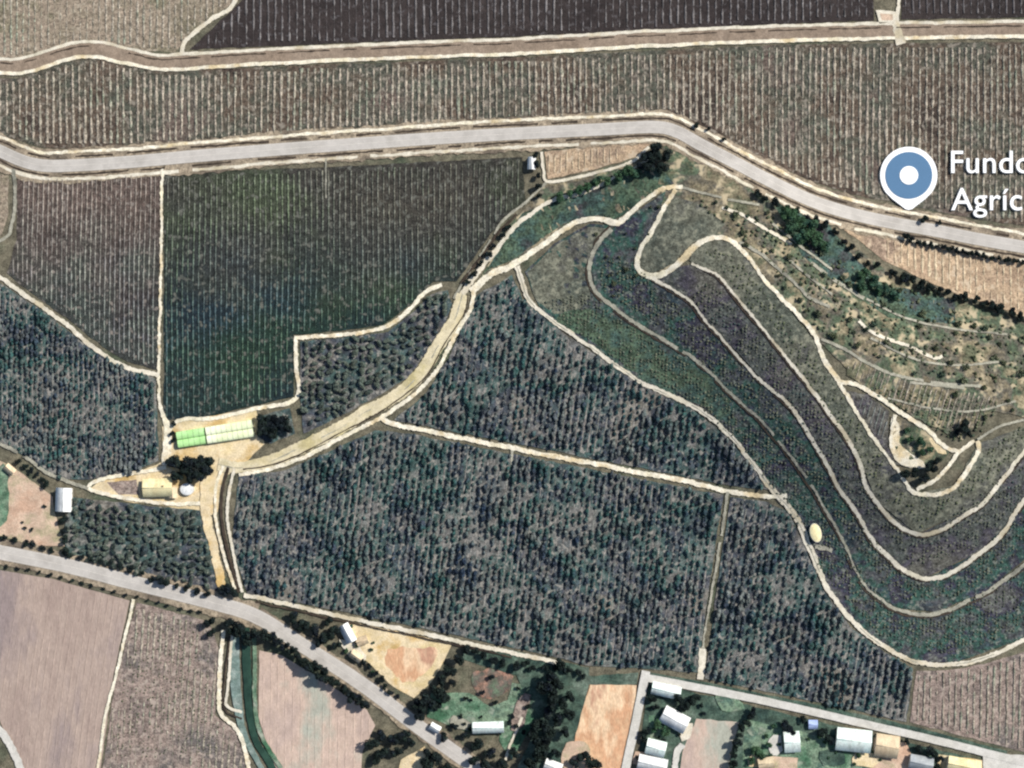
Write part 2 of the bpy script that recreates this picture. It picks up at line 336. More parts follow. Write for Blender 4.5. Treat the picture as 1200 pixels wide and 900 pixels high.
f = field(p, 'field_deep'); crop_rows(f, p, 6.6, M['row_green'], .5, .5, lean=.004, gap=.12)
p = [(638, 178), (700, 170), (765, 166), (745, 184), (700, 198), (642, 210)]
f = field(p, 'field_orange'); crop_rows(f, p, 7.5, M['row_orange'], .5, .35)
p = [(X0, 670), (0, 668), (60, 678), (152, 704), (133, 790), (110, 960), (50, 960), (0, 845), (X0, 780)]
f = field(p, 'field_pink', jit=.4); crop_rows(f, p, 7.6, M['field_pink'], .5, .12, lean=.14, gap=.2, name='furrow')
p = [(160, 706), (245, 728), (256, 760), (252, 838), (276, 858), (290, 900), (300, 960), (112, 960), (135, 800)]
f = field(p, 'field_fur'); crop_rows(f, p, 7.3, M['row_pale'], .7, .35, lean=.05, gap=.5)
p = [(304, 762), (330, 768), (380, 798), (430, 832), (440, 850), (425, 880), (418, 960), (335, 960), (318, 890), (303, 840)]
f = field(p, 'field_pale', jit=.4); crop_rows(f, p, 9, M['field_pale'], .5, .12, gap=.2, name='furrow')
p = [(965, 252), (1010, 262), (1060, 274), (1130, 290), (X1, 308), (X1, 388), (1180, 364), (1120, 344), (1070, 322), (1035, 305), (1010, 284)]
f = field(p, 'field_orange'); crop_rows(f, p, 8, M['row_orange'], .7, .4, gap=.2, x0=1035, name='crop_row')
p = [(1074, 786), (1120, 784), (1160, 776), (X1, 748), (X1, 894), (1180, 876), (1066, 846)]
f = field(p, 'field_fur'); crop_rows(f, p, 7.5, M['row_pale'], .75, .5, lean=.03, gap=.15)
p = [(-50, 205), (10, 205), (10, 250), (2, 275), (-50, 300)]
field(p, 'field_tan')
# bits of bare ground, yards, lawns
def lot(name, poly, m, **kw): return sheet(name, poly, M[m], off=.14, **kw)
lot('bare_soil', [(-50, 520), (0, 540), (14, 546), (62, 582), (64, 600), (76, 640), (40, 640), (0, 628), (-50, 618)], 'soil_pink')
lot('farmyard', [(190, 500), (210, 494), (300, 478), (310, 520), (285, 545), (262, 560), (255, 600), (240, 606), (190, 592), (150, 588), (104, 574), (120, 560), (165, 552), (192, 540)], 'soil_yellow')
lot('field_edge', [(125, 565), (160, 562), (164, 580), (140, 580)], 'field_fur')
lot('bare_soil', [(405, 728), (440, 734), (530, 754), (520, 775), (505, 800), (485, 818), (455, 800), (430, 775), (410, 762)], 'soil_yellow')
lot('bare_soil', [(452, 764), (480, 758), (515, 762), (500, 786), (478, 800), (458, 786)], 'soil_orange', curve=True, jit=2.5)
lot('bare_soil', [(556, 790), (580, 784), (600, 792), (596, 810), (575, 820), (556, 808)], 'soil_red', curve=True, jit=2.5)
lot('lawn', [(505, 812), (550, 812), (575, 828), (600, 818), (600, 850), (560, 862), (500, 840)], 'lawn')
lot('lawn', [(600, 800), (640, 805), (636, 830), (600, 890), (585, 868)], 'lawn')
lot('lawn', [(590, 760), (690, 782), (690, 800), (660, 800), (600, 790), (540, 772), (545, 762)], 'lawn_dark')
lot('bare_soil', [(692, 800), (746, 803), (732, 960), (660, 960), (676, 850)], 'soil_orange')
lot('lawn', [(760, 800), (830, 815), (1190, 900), (1220, 960), (740, 960)], 'lawn_dark')
lot('lawn', [(760, 838), (785, 840), (785, 862), (762, 866)], 'lawn')
lot('lawn', [(872, 842), (1000, 872), (1010, 900), (1020, 960), (868, 960)], 'lawn')
lot('field', [(816, 842), (866, 846), (858, 875), (846, 960), (790, 960), (800, 880)], 'field_pale')
lot('bare_soil', [(1024, 864), (1062, 870), (1070, 890), (1060, 960), (1020, 960)], 'soil_pink')
lot('bare_soil', [(1100, 884), (1180, 894), (1220, 960), (1090, 960)], 'soil_yellow')
lot('bare_soil', [(905, 886), (935, 888), (935, 960), (895, 960)], 'soil_pink')
lot('bare_soil', [(470, 890), (498, 874), (500, 890), (480, 960), (455, 960)], 'soil_yellow')
lot('grass_patch', [(640, 215), (700, 200), (745, 186), (790, 168), (820, 186), (870, 205), (930, 240), (965, 254), (1000, 288), (1040, 318), (1100, 346), (1180, 370), (X1, 395), (X1, 500), (1160, 480), (1100, 500), (1010, 450), (960, 400), (905, 335), (870, 290), (838, 275), (812, 285), (780, 318), (750, 318), (748, 290), (775, 240), (775, 225), (722, 262), (700, 256), (660, 266), (600, 308), (560, 330), (600, 262)], 'hill_tan')
lot('grass_patch', [(612, 250), (650, 235), (700, 210), (770, 190), (790, 215), (750, 240), (722, 258), (700, 252), (660, 262), (600, 305), (568, 318)], 'hill_green')
lot('grass_patch', [(905, 235), (970, 262), (1000, 300), (1030, 330), (1120, 352), (1120, 380), (1040, 372), (985, 335), (940, 300)], 'hill_green')
lot('hillside', [(615, 318), (650, 285), (690, 262), (720, 264), (700, 282), (692, 310), (697, 340), (735, 372), (800, 412), (850, 452), (900, 502), (945, 560), (985, 625), (1010, 680), (1050, 715), (1100, 719), (1160, 692), (X1, 620), (X1, 730), (1200, 748), (1120, 776), (1075, 775), (1040, 758), (1000, 728), (970, 688), (930, 600), (880, 540), (850, 505), (810, 475), (760, 453), (690, 405), (635, 367)], 'hill_dark')
lot('hillside', [(618, 320), (650, 288), (690, 266), (712, 268), (696, 290), (690, 315), (694, 345), (680, 362), (650, 368), (628, 352)], 'hill_olive')
lot('hillside', [(722, 264), (780, 224), (768, 262), (750, 290), (746, 315), (765, 328), (807, 352), (850, 400), (900, 455), (950, 512), (982, 572), (1020, 630), (1062, 670), (1085, 678), (1150, 645), (1190, 600), (X1, 530), (X1, 615), (1160, 690), (1100, 717), (1050, 713), (1010, 680), (985, 625), (945, 560), (900, 502), (850, 452), (735, 372), (697, 340), (692, 310), (700, 282)], 'hill_dark')
lot('hillside', [(767, 327), (790, 314), (810, 310), (840, 322), (885, 375), (925, 425), (977, 492), (1008, 545), (1030, 592), (1075, 627), (1150, 590), (1200, 527), (X1, 480), (X1, 528), (1190, 600), (1150, 645), (1085, 676), (1062, 668), (1020, 628), (982, 570), (950, 510), (900, 452), (850, 398)], 'hill_purple')
lot('hillside', [(812, 288), (840, 278), (862, 285), (900, 335), (955, 400), (985, 448), (1007, 490), (1055, 555), (1075, 578), (1120, 568), (1146, 520), (1200, 500), (X1, 470), (1200, 527), (1150, 590), (1075, 625), (1030, 590), (1008, 543), (977, 490), (925, 423), (885, 373), (840, 320), (808, 306)], 'hill_olive')
lot('hillside', [(748, 314), (750, 290), (768, 262), (785, 228), (820, 240), (850, 262), (838, 276), (812, 284), (790, 308), (765, 320)], 'hill_olive')
lot('grass_patch', [(652, 376), (680, 362), (730, 376), (790, 412), (845, 456), (860, 500), (820, 476), (770, 455), (700, 405)], 'hill_green', curve=True, jit=2)
lot('grass_patch', [(780, 340), (820, 372), (880, 440), (930, 500), (900, 490), (850, 444), (800, 400), (760, 376)], 'hill_dark', curve=True, jit=2)
lot('bare_soil', [(1044, 488), (1060, 492), (1100, 515), (1112, 530), (1090, 548), (1070, 548), (1048, 535)], 'hill_tan', curve=True)
lot('bare_soil', [(1046, 488), (1054, 496), (1054, 518), (1068, 532), (1082, 540), (1084, 548), (1066, 548), (1050, 534), (1044, 510)], 'track_bright', curve=True)
lot('bare_soil', [(1088, 512), (1106, 522), (1110, 532), (1098, 530)], 'soil_yellow', curve=True)
p = [(990, 412), (1050, 438), (1110, 452), (1180, 462), (1150, 492), (1128, 516), (1086, 498), (1050, 474), (1010, 452), (992, 440)]
f = sheet('field', p, M['hill_tan'], off=.18, jit=2); crop_rows(f, p, 6.5, M['row_pale'], .5, .5, lean=.32, gap=.2, x1=1230)
p = [(992, 458), (1016, 462), (1042, 482), (1040, 524), (1058, 546), (1048, 544), (1030, 518), (1010, 490)]
f = sheet('field', p, M['hill_purple'], off=.18, jit=1); crop_rows(f, p, 6, M['row_grey'], .4, .4, lean=.3, gap=.2, x1=1080)
lot('grass_patch', [(600, 778), (650, 776), (692, 792), (748, 788), (746, 802), (690, 802), (672, 870), (662, 900), (606, 900), (630, 850)], 'lawn_dark')
lot('grass_patch', [(762, 788), (820, 798), (960, 826), (1066, 850), (1180, 880), (1180, 884), (960, 834), (760, 792)], 'lawn_dark', jit=.5)
# orchards
OS = dict(off=.13)
orch = {
 'L2': [(-50, 305), (0, 332), (50, 364), (110, 412), (183, 444), (186, 540), (150, 556), (105, 562), (62, 560), (28, 534), (0, 520), (-50, 500)],
 'W': [(352, 400), (400, 396), (455, 389), (484, 366), (505, 345), (525, 340), (530, 356), (520, 385), (498, 415), (478, 443), (440, 466), (400, 487), (356, 508), (352, 468)],
 'O1': [(84, 582), (150, 590), (234, 598), (248, 640), (256, 692), (180, 680), (80, 652), (74, 625)],
 'O3': [(560, 345), (600, 322), (612, 350), (660, 390), (725, 434), (765, 458), (812, 480), (850, 510), (880, 545), (902, 574), (850, 568), (745, 547), (600, 519), (462, 492), (500, 460), (528, 415), (545, 375)],
 'O4': [(280, 556), (330, 552), (380, 532), (440, 504), (480, 508), (600, 532), (745, 560), (848, 580), (832, 680), (818, 788), (760, 784), (690, 780), (650, 770), (560, 750), (480, 733), (400, 716), (290, 696), (272, 640)],
 'O5': [(856, 582), (900, 588), (925, 600), (945, 645), (965, 692), (996, 734), (1036, 764), (1070, 784), (1062, 846), (960, 823), (826, 795), (840, 690)],
 'K': [(302, 488), (340, 478), (346, 508), (318, 520), (302, 512)]}
for k, q in orch.items():
    fl = sheet('orchard_floor', q, M['orchard_soil'], off=.13)
    if k in ('L2', 'O3', 'O4', 'O5'): crop_rows(fl, q, {'L2': 5.9}.get(k, 8.2), M['grass_strip'], .5, .12, lean={'L2': .02, 'O3': -.14, 'O4': -.12, 'O5': -.16}[k] * -1, gap=.3, name='grass_strip', x0=min(a for a, b in q) - 60, x1=max(a for a, b in q) + 60)
# ---------------- roads and tracks ----------------
R1 = [(-60, 158), (-20, 170), (0, 177), (25, 188), (50, 194), (85, 194), (150, 190), (230, 183), (330, 175), (400, 170), (500, 163), (600, 157), (700, 152), (765, 149), (792, 154), (820, 169), (860, 190), (900, 211), (950, 235), (1000, 251), (1050, 262), (1100, 271), (1150, 281), (1260, 300)]
R3 = [(-60, 635), (0, 647), (75, 662), (150, 681), (250, 706), (300, 722), (350, 753), (425, 802), (490, 851), (550, 894), (640, 960)]
R2 = [(-60, 72), (0, 77), (20, 78), (40, 74), (70, 64), (95, 58), (120, 59), (150, 66), (185, 73), (220, 72), (300, 67), (450, 60), (600, 54.5), (750, 46), (900, 40), (1050, 36), (1260, 33)]
strip('verge', R1, 40, M['verge'], off=.18, jit=1.5)
strip('track', R1, 3.4, M['track_bright'], off=.24, shift=-15.5, jit=.7)
strip('track', R1, 3.4, M['track'], off=.24, shift=15.5, jit=.8, gaps=.1)
strip('ditch', R1, 2.2, M['ditch'], off=.24, shift=-10.5, jit=.6, gaps=.25)
strip('ditch', R1, 2.2, M['ditch'], off=.24, shift=10.5, jit=.6, gaps=.25)
strip('verge', R3[:6], 30, M['verge'], off=.18, jit=1.5)
strip('verge', R3[5:], 24, M['verge'], off=.18, jit=1.5)
r1 = strip('road', R1, 14.5, M['asphalt'], off=.32, jit=.08, crown=.08)
r3 = strip('road', R3, 17, M['asphalt'], off=.32, jit=.08, crown=.08)
for rr, pts, wd in ((r1, R1, 14.5), (r3, R3, 17)):
    for sft in (-wd * .43, wd * .43): strip('edge_line', pts, .35, M['road_paint'], off=.36, jit=0, shift=sft, kind='stuff', parent=rr)
    strip('centre_line', pts, .35, M['road_paint'], off=.42, jit=0, kind='stuff', parent=rr)
strip('dirt_road', R2, 20, M['road_mid'], off=.2, jit=.6)
strip('track', R2, 3.6, M['track'], off=.26, shift=-8.6, jit=.6)
strip('track', R2, 4.2, M['track_bright'], off=.26, shift=8.6, jit=.6)
strip('ditch', R2, 1.4, M['ditch'], off=.26, shift=-3.5, jit=.5, gaps=.3)
def trk(pts, wd, m='track', bank=0, mid=False, **kw):
    wmax = max(wd) if isinstance(wd, list) else wd
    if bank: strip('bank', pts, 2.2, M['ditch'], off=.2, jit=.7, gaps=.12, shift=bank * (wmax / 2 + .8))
    o = strip('dirt_track', pts, wd, M[m], step=2.5, jit=min(.75, .14 * wmax), gaps=.03 if m == 'track_faint' else 0, **kw)
    if mid: strip('worn_middle', pts, 1.1, M['track_faint'], off=.3, jit=.5, gaps=.45)
    return o
trk([(280, -60), (276, 0), (250, 22), (232, 36), (216, 50), (213, 64)], 5, 'track')
trk([(1053, -60), (1052, 10), (1050, 30), (1056, 52)], [4, 4, 8, 12], 'track')
sheet('bare_soil', [(1026, 12), (1050, 14), (1052, 26), (1030, 28)], M['track'], off=.24)
sheet('bare_soil', [(1031, 16), (1046, 17), (1046, 24), (1033, 24)], M['soil_pink'], off=.26)
trk([(16, 198), (18, 235), (14, 262), (4, 280), (-50, 300)], 4, 'track_faint')
trk([(190, 198), (189, 300), (187, 400), (187, 470), (196, 500), (196, 545)], [3.4, 3, 3.4, 3.4, 8, 12], 'track_bright')
trk([(382, 186), (382, 235)], 2, 'track_faint')
trk([(-50, 300), (0, 325), (20, 339), (50, 360), (80, 382), (110, 408), (145, 429), (187, 440)], 5, 'track')
trk([(198, 504), (212, 492), (250, 490), (300, 479), (347, 467), (347, 430), (347, 399), (352, 396), (400, 392), (450, 384), (480, 362), (500, 341), (518, 334)], 4.6, 'track_bright')
# road along the creek and main farm road
trk([(640, 214), (615, 238), (590, 258), (570, 290), (548, 322), (532, 350)], 3, 'track_faint')
trk([(760, 188), (720, 208), (685, 226), (650, 234), (612, 258), (590, 282), (566, 312), (545, 340), (538, 356)], [2, 3, 4, 4, 5, 5, 6, 7, 9], 'track')
trk([(760, 172), (740, 190), (700, 202), (645, 213), (637, 200), (635, 178)], 3.4, 'track')
trk([(542, 345), (533, 375), (514, 404), (496, 434), (466, 463), (430, 482), (396, 503), (356, 523), (318, 540), (280, 548), (256, 544)], [14, 15, 15, 15, 15, 15, 15, 15, 14, 13, 16], 'farm_road', mid=True)
trk([(556, 334), (553, 358), (538, 385), (524, 412), (508, 440), (478, 468), (446, 489), (400, 513), (360, 534), (318, 549), (280, 556)], 4.5, 'track_bright')
strip('ditch', [(548, 345), (545, 365), (532, 386), (518, 408), (502, 438), (473, 464), (438, 487), (397, 508), (358, 529), (318, 545), (285, 550)], 1.6, M['ditch'], off=.3, jit=.4)
strip('ditch', [(606, 252), (584, 272), (560, 306), (540, 332)], 3, M['ditch'], off=.3, jit=.8)
trk([(446, 490), (462, 497), (500, 505), (600, 525), (700, 544), (745, 553), (800, 563), (850, 575), (900, 582), (922, 580)], 5.4, 'track_bright')
trk([(852, 576), (848, 610), (838, 670), (826, 740), (821, 796)], [4, 3, 3, 2.2, 5], 'track_faint')
trk([(824, 760), (820, 796)], 8, 'track')
trk([(600, 528), (600, 545)], 3, 'track_faint')
# hill tracks
BK = 1
hb = 'track_bright'
trk([(552, 342), (575, 322), (600, 311), (640, 284), (672, 262), (700, 256), (724, 261), (748, 242), (775, 222), (800, 219)], [9, 7, 7, 6, 6, 6, 7, 5, 5, 4], hb)
trk([(722, 262), (705, 280), (694, 300), (691, 320), (696, 339), (712, 354), (735, 372), (760, 388), (800, 412), (825, 430), (850, 455), (875, 478), (900, 502), (945, 560), (967, 597), (985, 628), (998, 658), (1012, 684), (1030, 701), (1050, 713), (1075, 720), (1100, 718), (1130, 706), (1160, 691), (1200, 662), (1255, 612)], [5, 5, 4.6, 4.6, 4.4, 4, 4, 4, 4, 3.6, 3, 3, 2.6, 3, 3, 3, 2.4, 2.6, 3.4, 4, 4.4, 4.4, 4.4, 4.4, 4.6, 4.6], 'track_faint', bank=BK)
trk([(606, 312), (611, 330), (620, 352), (640, 370), (665, 388), (690, 405), (725, 430), (755, 450), (810, 475), (850, 505), (880, 541), (905, 574), (930, 602), (950, 645), (970, 690), (1000, 729), (1040, 760), (1075, 776), (1120, 778), (1155, 770), (1200, 750), (1255, 720)], [6, 6, 5, 4.4, 4.4, 4.4, 4.4, 5, 5.4, 5, 5, 7, 7, 7, 5.4, 5.4, 5.4, 5, 5, 5, 5, 5], 'track', mid=True)
trk([(792, 222), (782, 236), (769, 262), (752, 290), (746, 310), (755, 322), (772, 323), (792, 311), (808, 295), (822, 283), (842, 279), (860, 285), (878, 303), (900, 333), (928, 362), (950, 386), (958, 402), (968, 426), (984, 448)], [5, 5, 5, 5.4, 6, 7, 7, 7, 8, 6, 5.4, 5.4, 4.4, 4.4, 5, 5, 5, 6, 6], hb)
trk([(765, 326), (790, 341), (810, 354), (826, 375), (850, 401), (876, 431), (900, 453), (928, 478), (950, 512), (972, 550), (984, 574), (1005, 602), (1020, 630), (1040, 652), (1062, 670), (1085, 678), (1115, 671), (1150, 646), (1172, 628), (1188, 604), (1205, 580), (1255, 520)], [4, 3, 3, 2.6, 2.6, 3, 3.4, 4, 4.4, 4.4, 4.4, 4.4, 4.6, 5, 5, 5, 5, 5, 5, 5, 5, 5], 'track', bank=BK)
trk([(810, 309), (840, 322), (862, 347), (886, 376), (906, 400), (926, 425), (946, 450), (978, 493), (1000, 526), (1009, 548), (1015, 570), (1030, 592), (1050, 614), (1075, 626), (1100, 622), (1125, 607), (1152, 589), (1176, 560), (1205, 522), (1255, 460)], [3, 3, 3, 3, 3, 3.4, 4, 4.4, 4.6, 4.6, 4.6, 4.6, 4.6, 4.6, 4.6, 4.6, 4.6, 4.6, 4, 4], 'track', bank=BK)
trk([(982, 446), (1007, 489), (1030, 522), (1052, 552), (1066, 573), (1080, 579), (1102, 579), (1120, 569), (1136, 546), (1147, 527), (1144, 517)], [5, 4, 4, 4, 4.4, 5, 5, 5, 5.4, 5.4, 5], hb)
trk([(1074, 574), (1096, 562), (1112, 545), (1124, 530), (1141, 516)], 4.4, hb)
trk([(984, 447), (1012, 455), (1050, 480), (1085, 503), (1108, 524), (1124, 529)], 5, hb)
trk([(1049, 486), (1045, 505), (1045, 524), (1058, 540), (1078, 545)], [4, 4, 5, 9, 9], hb)
for q, wd, m in (([(962, 397), (990, 409), (1015, 425), (1055, 441), (1112, 450), (1150, 452)], 3.4, 'track_faint'), ([(1006, 376), (1024, 391), (1060, 404), (1094, 419), (1104, 417)], 3.6, 'track'), ([(950, 308), (978, 328), (1012, 350)], 4, 'track_faint'),
                 ([(846, 243), (870, 252), (900, 270), (928, 286)], 3.6, 'track'), ([(866, 284), (890, 297), (908, 311), (936, 336), (950, 350), (990, 366)], 3.6, 'track_faint'), ([(800, 220), (850, 233), (890, 240)], 3, 'track_faint'), ([(1066, 448), (1130, 455)], 3, 'track_faint'),
                 ([(955, 640), (975, 645)], 5, 'track_faint'), ([(1020, 396), (1070, 420), (1120, 428), (1170, 424)], 2.6, 'track_faint'), ([(1015, 350), (1060, 372), (1110, 384), (1180, 392)], 2.4, 'track_faint'),
                 ([(905, 262), (940, 290), (975, 316)], 2.6, 'track_faint'), ([(1040, 466), (1090, 478), (1140, 482), (1190, 470)], 2.4, 'track_faint'), ([(1145, 515), (1170, 500), (1200, 492)], 3, 'track_faint'), ([(920, 300), (945, 322), (975, 345)], 2.4, 'track_faint')):
    trk(q, wd, m)
# farmyard tracks, canal, bottom lots
trk([(195, 548), (160, 554), (125, 560), (104, 572), (150, 584), (200, 590), (240, 590)], 4.4, 'track_bright')
trk([(104, 572), (60, 556), (30, 535), (0, 520), (-50, 498)], 4, 'track_faint')
trk([(246, 560), (242, 600), (250, 640), (262, 690)], [20, 12, 10, 10], 'soil_yellow')
trk([(262, 546), (254, 570), (253, 605), (261, 645), (276, 690)], 3.4, 'track_bright')
trk([(275, 548), (268, 580), (267, 610), (274, 650), (284, 694)], 3.4, 'track')
strip('canal', [(268, 548), (261, 575), (260, 608), (268, 648), (280, 694)], 3.4, M['ditch'], off=.3, jit=.4)
trk([(286, 697), (330, 706), (400, 722), (480, 739), (560, 756), (600, 765), (655, 776)], 5, 'track')
strip('ditch', [(300, 705), (400, 727), (480, 744), (560, 761), (600, 770)], 2, M['ditch'], off=.3, jit=.5)
trk([(157, 702), (146, 750), (134, 800), (122, 850), (108, 960)], 3.4, 'track_bright')
trk([(-50, 810), (0, 856), (25, 900), (50, 960)], 9, 'concrete')
trk([(262, 738), (258, 790), (258, 834), (276, 852), (288, 880), (304, 960)], 5, 'track_bright')
trk([(272, 742), (268, 800), (266, 826), (284, 834)], 3.4, 'track')
strip('canal', [(270, 745), (264, 790), (263, 830), (284, 842)], 2, M['ditch'], off=.3, jit=.3)
strip('water', [(276, 740), (276, 790), (280, 830), (286, 860), (306, 900), (330, 960)], [10, 12, 10, 7, 6, 6], M['water_weed'], off=.22)
strip('water', [(288, 735), (290, 780), (292, 830), (300, 868), (320, 900), (345, 960)], [10, 10, 8, 8, 8, 8], M['water'], off=.24)
strip('lawn', [(298, 745), (299, 790), (300, 835), (310, 868), (330, 900)], 5, M['lawn'], off=.26)
# grey lanes by the houses
ln = strip('lane', [(757, 786), (752, 810), (744, 850), (733, 900), (722, 960)], 10, M['concrete'], off=.3, jit=.15)
strip('lane', [(753, 793), (800, 802), (900, 822), (1000, 845), (1100, 868), (1180, 888), (1255, 905)], 9, M['concrete'], off=.3, jit=.15)
lot('bare_soil', [(1150, 880), (X1, 890), (X1, 960), (1160, 960)], 'concrete')
trk([(800, 872), (792, 888), (784, 960)], 7, 'concrete')
trk([(612, 840), (598, 872), (590, 900)], 3, 'track')
# ---------------- orchard trees ----------------
def oc_templates(n, rx, ry, h): return [blob(rx, ry, h) for _ in range(n)]
T = oc_templates(14, 1.4, 2.2, 2.1)
def orchard_mass(poly, du, dv, ang, skip, s0=.6, s1=1.2, name='orchard_trees', m='orchard_leaf'):
    px, py = lattice(poly, du, dv, ang, .22, skip, 2.0); x, y = P(px, py); n = len(x)
    q = np.sin(x * .11 + 1.3 * np.sin(y * .07)) + np.sin(y * .13 + 1.7 * np.sin(x * .05)) + .8 * np.sin((x + y) * .31)   # vigour varies over the plot
    sz = NR.uniform(s0, s1, n) * (1 + .13 * q)
    many(name, T, x, y, hgt(x, y) + .05, sz, NR.uniform(-.2, .2, n) - ang + (NR.rand(n) < .5) * math.pi, M[m], kind='stuff')
    return n
orchard_mass(orch['L2'], 5.9, 6.4, .02, .16, .6, 1.05)
orchard_mass(orch['O3'], 7.8, 6.6, .14, .10)
orchard_mass(orch['O4'], 7.6, 6.8, .12, .12)
orchard_mass(orch['O5'], 8.0, 6.8, .16, .10)
PR = []
for i in range(10):
    v, fc = T[i]; tv, tf = trunk_geo(1.6, .12, R, 0); V = np.concatenate([v, tv]); me = bpy.data.meshes.new('orchard_tree')
    me.from_pydata([tuple(a) for a in V], [], [tuple(int(b) for b in q) for q in fc] + [tuple(int(b) + len(v) for b in q) for q in tf])
    me.materials.append(M['orchard_leaf_near']); me.materials.append(M['bark'])
    for q in me.polygons[len(fc):]: q.material_index = 1
    PR.append(me)
left = 298
for key, du, dv, lab, grp in (('O1', 9.2, 8.6, 'small round dark green orchard tree in the small orchard between farm house and highway', 'trees of the small orchard below the farm house'),
                     ('W', 9.4, 8.8, 'small round dark green orchard tree in the wedge orchard above the curving farm road', 'trees of the wedge orchard above the farm road')):
    px, py = lattice(orch[key], du, dv, .04, .2, .04, 3.0); x, y = P(px, py); idx = list(range(len(x))); R.shuffle(idx)
    for i in idx:
        if left <= 0: break
        o = link('orchard_tree', PR[i % 10], loc=(x[i], y[i], hz(x[i], y[i]) + .1), label=lab, cat='tree', group=grp)
        o.rotation_euler = (0, 0, R.uniform(0, 6.28)); s = R.uniform(.95, 1.4); o.scale = (s, s, s); left -= 1
# low plants on the hill: uncountable cover, in faint rows
SB = [blob(.55, .75, .7, 1, .0) for _ in range(6)]
def cover(poly, du, dv, ang, skip, m, s0=.6, s1=1.3, name='ground_cover'):
    px, py = lattice(poly, du, dv, ang, .2, skip, 3.0); x, y = P(px, py); n = len(x)
    many(name, SB, x, y, hgt(x, y) + .1, NR.uniform(s0, s1, n), NR.uniform(0, 6.28, n), M[m], kind='stuff')
cover([(625, 352), (690, 340), (735, 378), (800, 418), (850, 460), (900, 508), (985, 632), (1050, 720), (1100, 722), (1240, 640), (1240, 720), (1120, 772), (1040, 755), (970, 685), (880, 538), (810, 472), (725, 427)], 4.2, 3.4, .03, .35, 'weeds')
cover([(700, 300), (746, 300), (765, 332), (826, 380), (900, 458), (982, 575), (1062, 676), (1120, 676), (1240, 560), (1240, 610), (1130, 700), (1050, 708), (985, 620), (900, 496), (800, 408), (700, 338)], 4.2, 3.6, .03, .35, 'weeds')
cover([(830, 324), (900, 398), (1000, 532), (1040, 608), (1080, 630), (1240, 500), (1240, 545), (1140, 648), (1070, 666), (1000, 590), (900, 448), (800, 345)], 4.4, 3.8, .03, .4, 'weeds')
cover([(820, 290), (860, 290), (980, 450), (1060, 575), (1120, 575), (1160, 520), (1240, 470), (1170, 560), (1080, 620), (1030, 585), (930, 425)], 5, 4, .2, .4, 'shrub_leaf')
cover([(990, 445), (1060, 455), (1180, 470), (1150, 510), (1120, 522), (1080, 495)], 7, 3.4, .3, .2, 'shrub_leaf', .8, 1.5)
cover([(800, 225), (900, 245), (1000, 310), (1100, 350), (1240, 400), (1240, 470), (1050, 430), (960, 390), (880, 300), (850, 270)], 6, 5, .3, .5, 'shrub_leaf', .7, 2.0)
cover([(160, 710), (245, 730), (252, 838), (280, 890), (125, 890)], 5, 4.5, .1, .45, 'shrub_leaf', .4, .9)
# ---------------- bigger trees ----------------
def tree_proto(rad, hh, seed, leafm, n=900, leaf=.5):
    rng = random.Random(seed); v, f1 = leafcloud(rad, hh, n, rng, leaf, 8); tv, tf = trunk_geo(hh, .09 * rad, rng, 5, rad * .5)
    iv, jf = blob(rad * .62, rad * .62, hh * .5, 4, hh * .25)     # dense inner foliage
    k = len(v); me = bpy.data.meshes.new('crown')
    me.from_pydata([tuple(a) for a in np.concatenate([v, iv])], [], f1 + [tuple(int(b) + k for b in q) for q in jf]); me.materials.append(M[leafm])
    mt = bpy.data.meshes.new('trunk'); mt.from_pydata([tuple(a) for a in tv], [], tf); mt.materials.append(M['bark'])
    return me, mt
TP = {k: [tree_proto(4.5, 7, 10 * i + j, lm, 850) for j in range(4)] for i, (k, lm) in enumerate((('dark', 'tree_leaf'), ('green', 'tree_leaf_green')))}
TP['shrub'] = [tree_proto(1.9, 2.4, 50 + j, 'shrub_leaf', 260, .34) for j in range(4)]
def put_tree(px, py, rpx, kind, label, group=None, name=None, tall=1.0):
    x, y = P(px, py); x, y = float(x), float(y); base = 4.5 if kind != 'shrub' else 1.9; s = rpx * S / base
    if kind == 'dark' and rpx > 4.5: rpx *= 1.22
    e = link(name or ('shrub' if kind == 'shrub' else 'tree'), None, loc=(x, y, hz(x, y) + .1), label=label, cat='shrub' if kind == 'shrub' else 'tree', group=group)
    e.rotation_euler = (0, 0, R.uniform(0, 6.28)); e.scale = (s, s * R.uniform(.85, 1.15), s * tall)
    me, mt = R.choice(TP[kind]); link('crown', me, e); link('trunk', mt, e)
    return e
def clump(pts, kind, what, where, group, axis=0, tall=1.0, rj=.15):
    """pts: (px, py, radius px); labels count along the picture from the left (axis 0) or top (axis 1)"""
    pts = sorted(pts, key=lambda q: q[axis]); n = len(pts)
    for i, (a, b, r) in enumerate(pts):
        side = 'left' if axis == 0 else 'top'
        if n == 1: lab = f'{what} {where}'
        elif n <= 20 and i < 20: lab = f'{ORD[i]} {what} from the {side} {where}'
        else: lab = f'{what} {where}'
        lab = lab.replace(' in the clump ', ' in clump ').replace(' in the grove ', ' in grove ') if len(lab.split()) > 16 else lab
        if len(lab.split()) > 16: print('LONG', lab)
        put_tree(a, b, r * R.uniform(1 - rj, 1 + rj), kind, lab, group, tall=tall)
def along(pts, n, r, jit=2, r2=None):
    c = catmull(pts, 2.0); out = []
    for i in range(n):
        q = c[int((i + .5) / n * len(c))]; out.append((q[0] + R.uniform(-jit, jit), q[1] + R.uniform(-jit, jit), R.uniform(r, r2 or r)))
    return out
def scatter(poly, n, r, r2, mind):
    out = []; p = np.array(poly); t = 0
    while len(out) < n and t < 4000:
        t += 1; x = R.uniform(p[:, 0].min(), p[:, 0].max()); y = R.uniform(p[:, 1].min(), p[:, 1].max())
        if inside(poly, np.array([x]), np.array([y]))[0] and all((x - a) ** 2 + (y - b) ** 2 > mind ** 2 for a, b, _ in out): out.append((x, y, R.uniform(r, r2)))
    return out
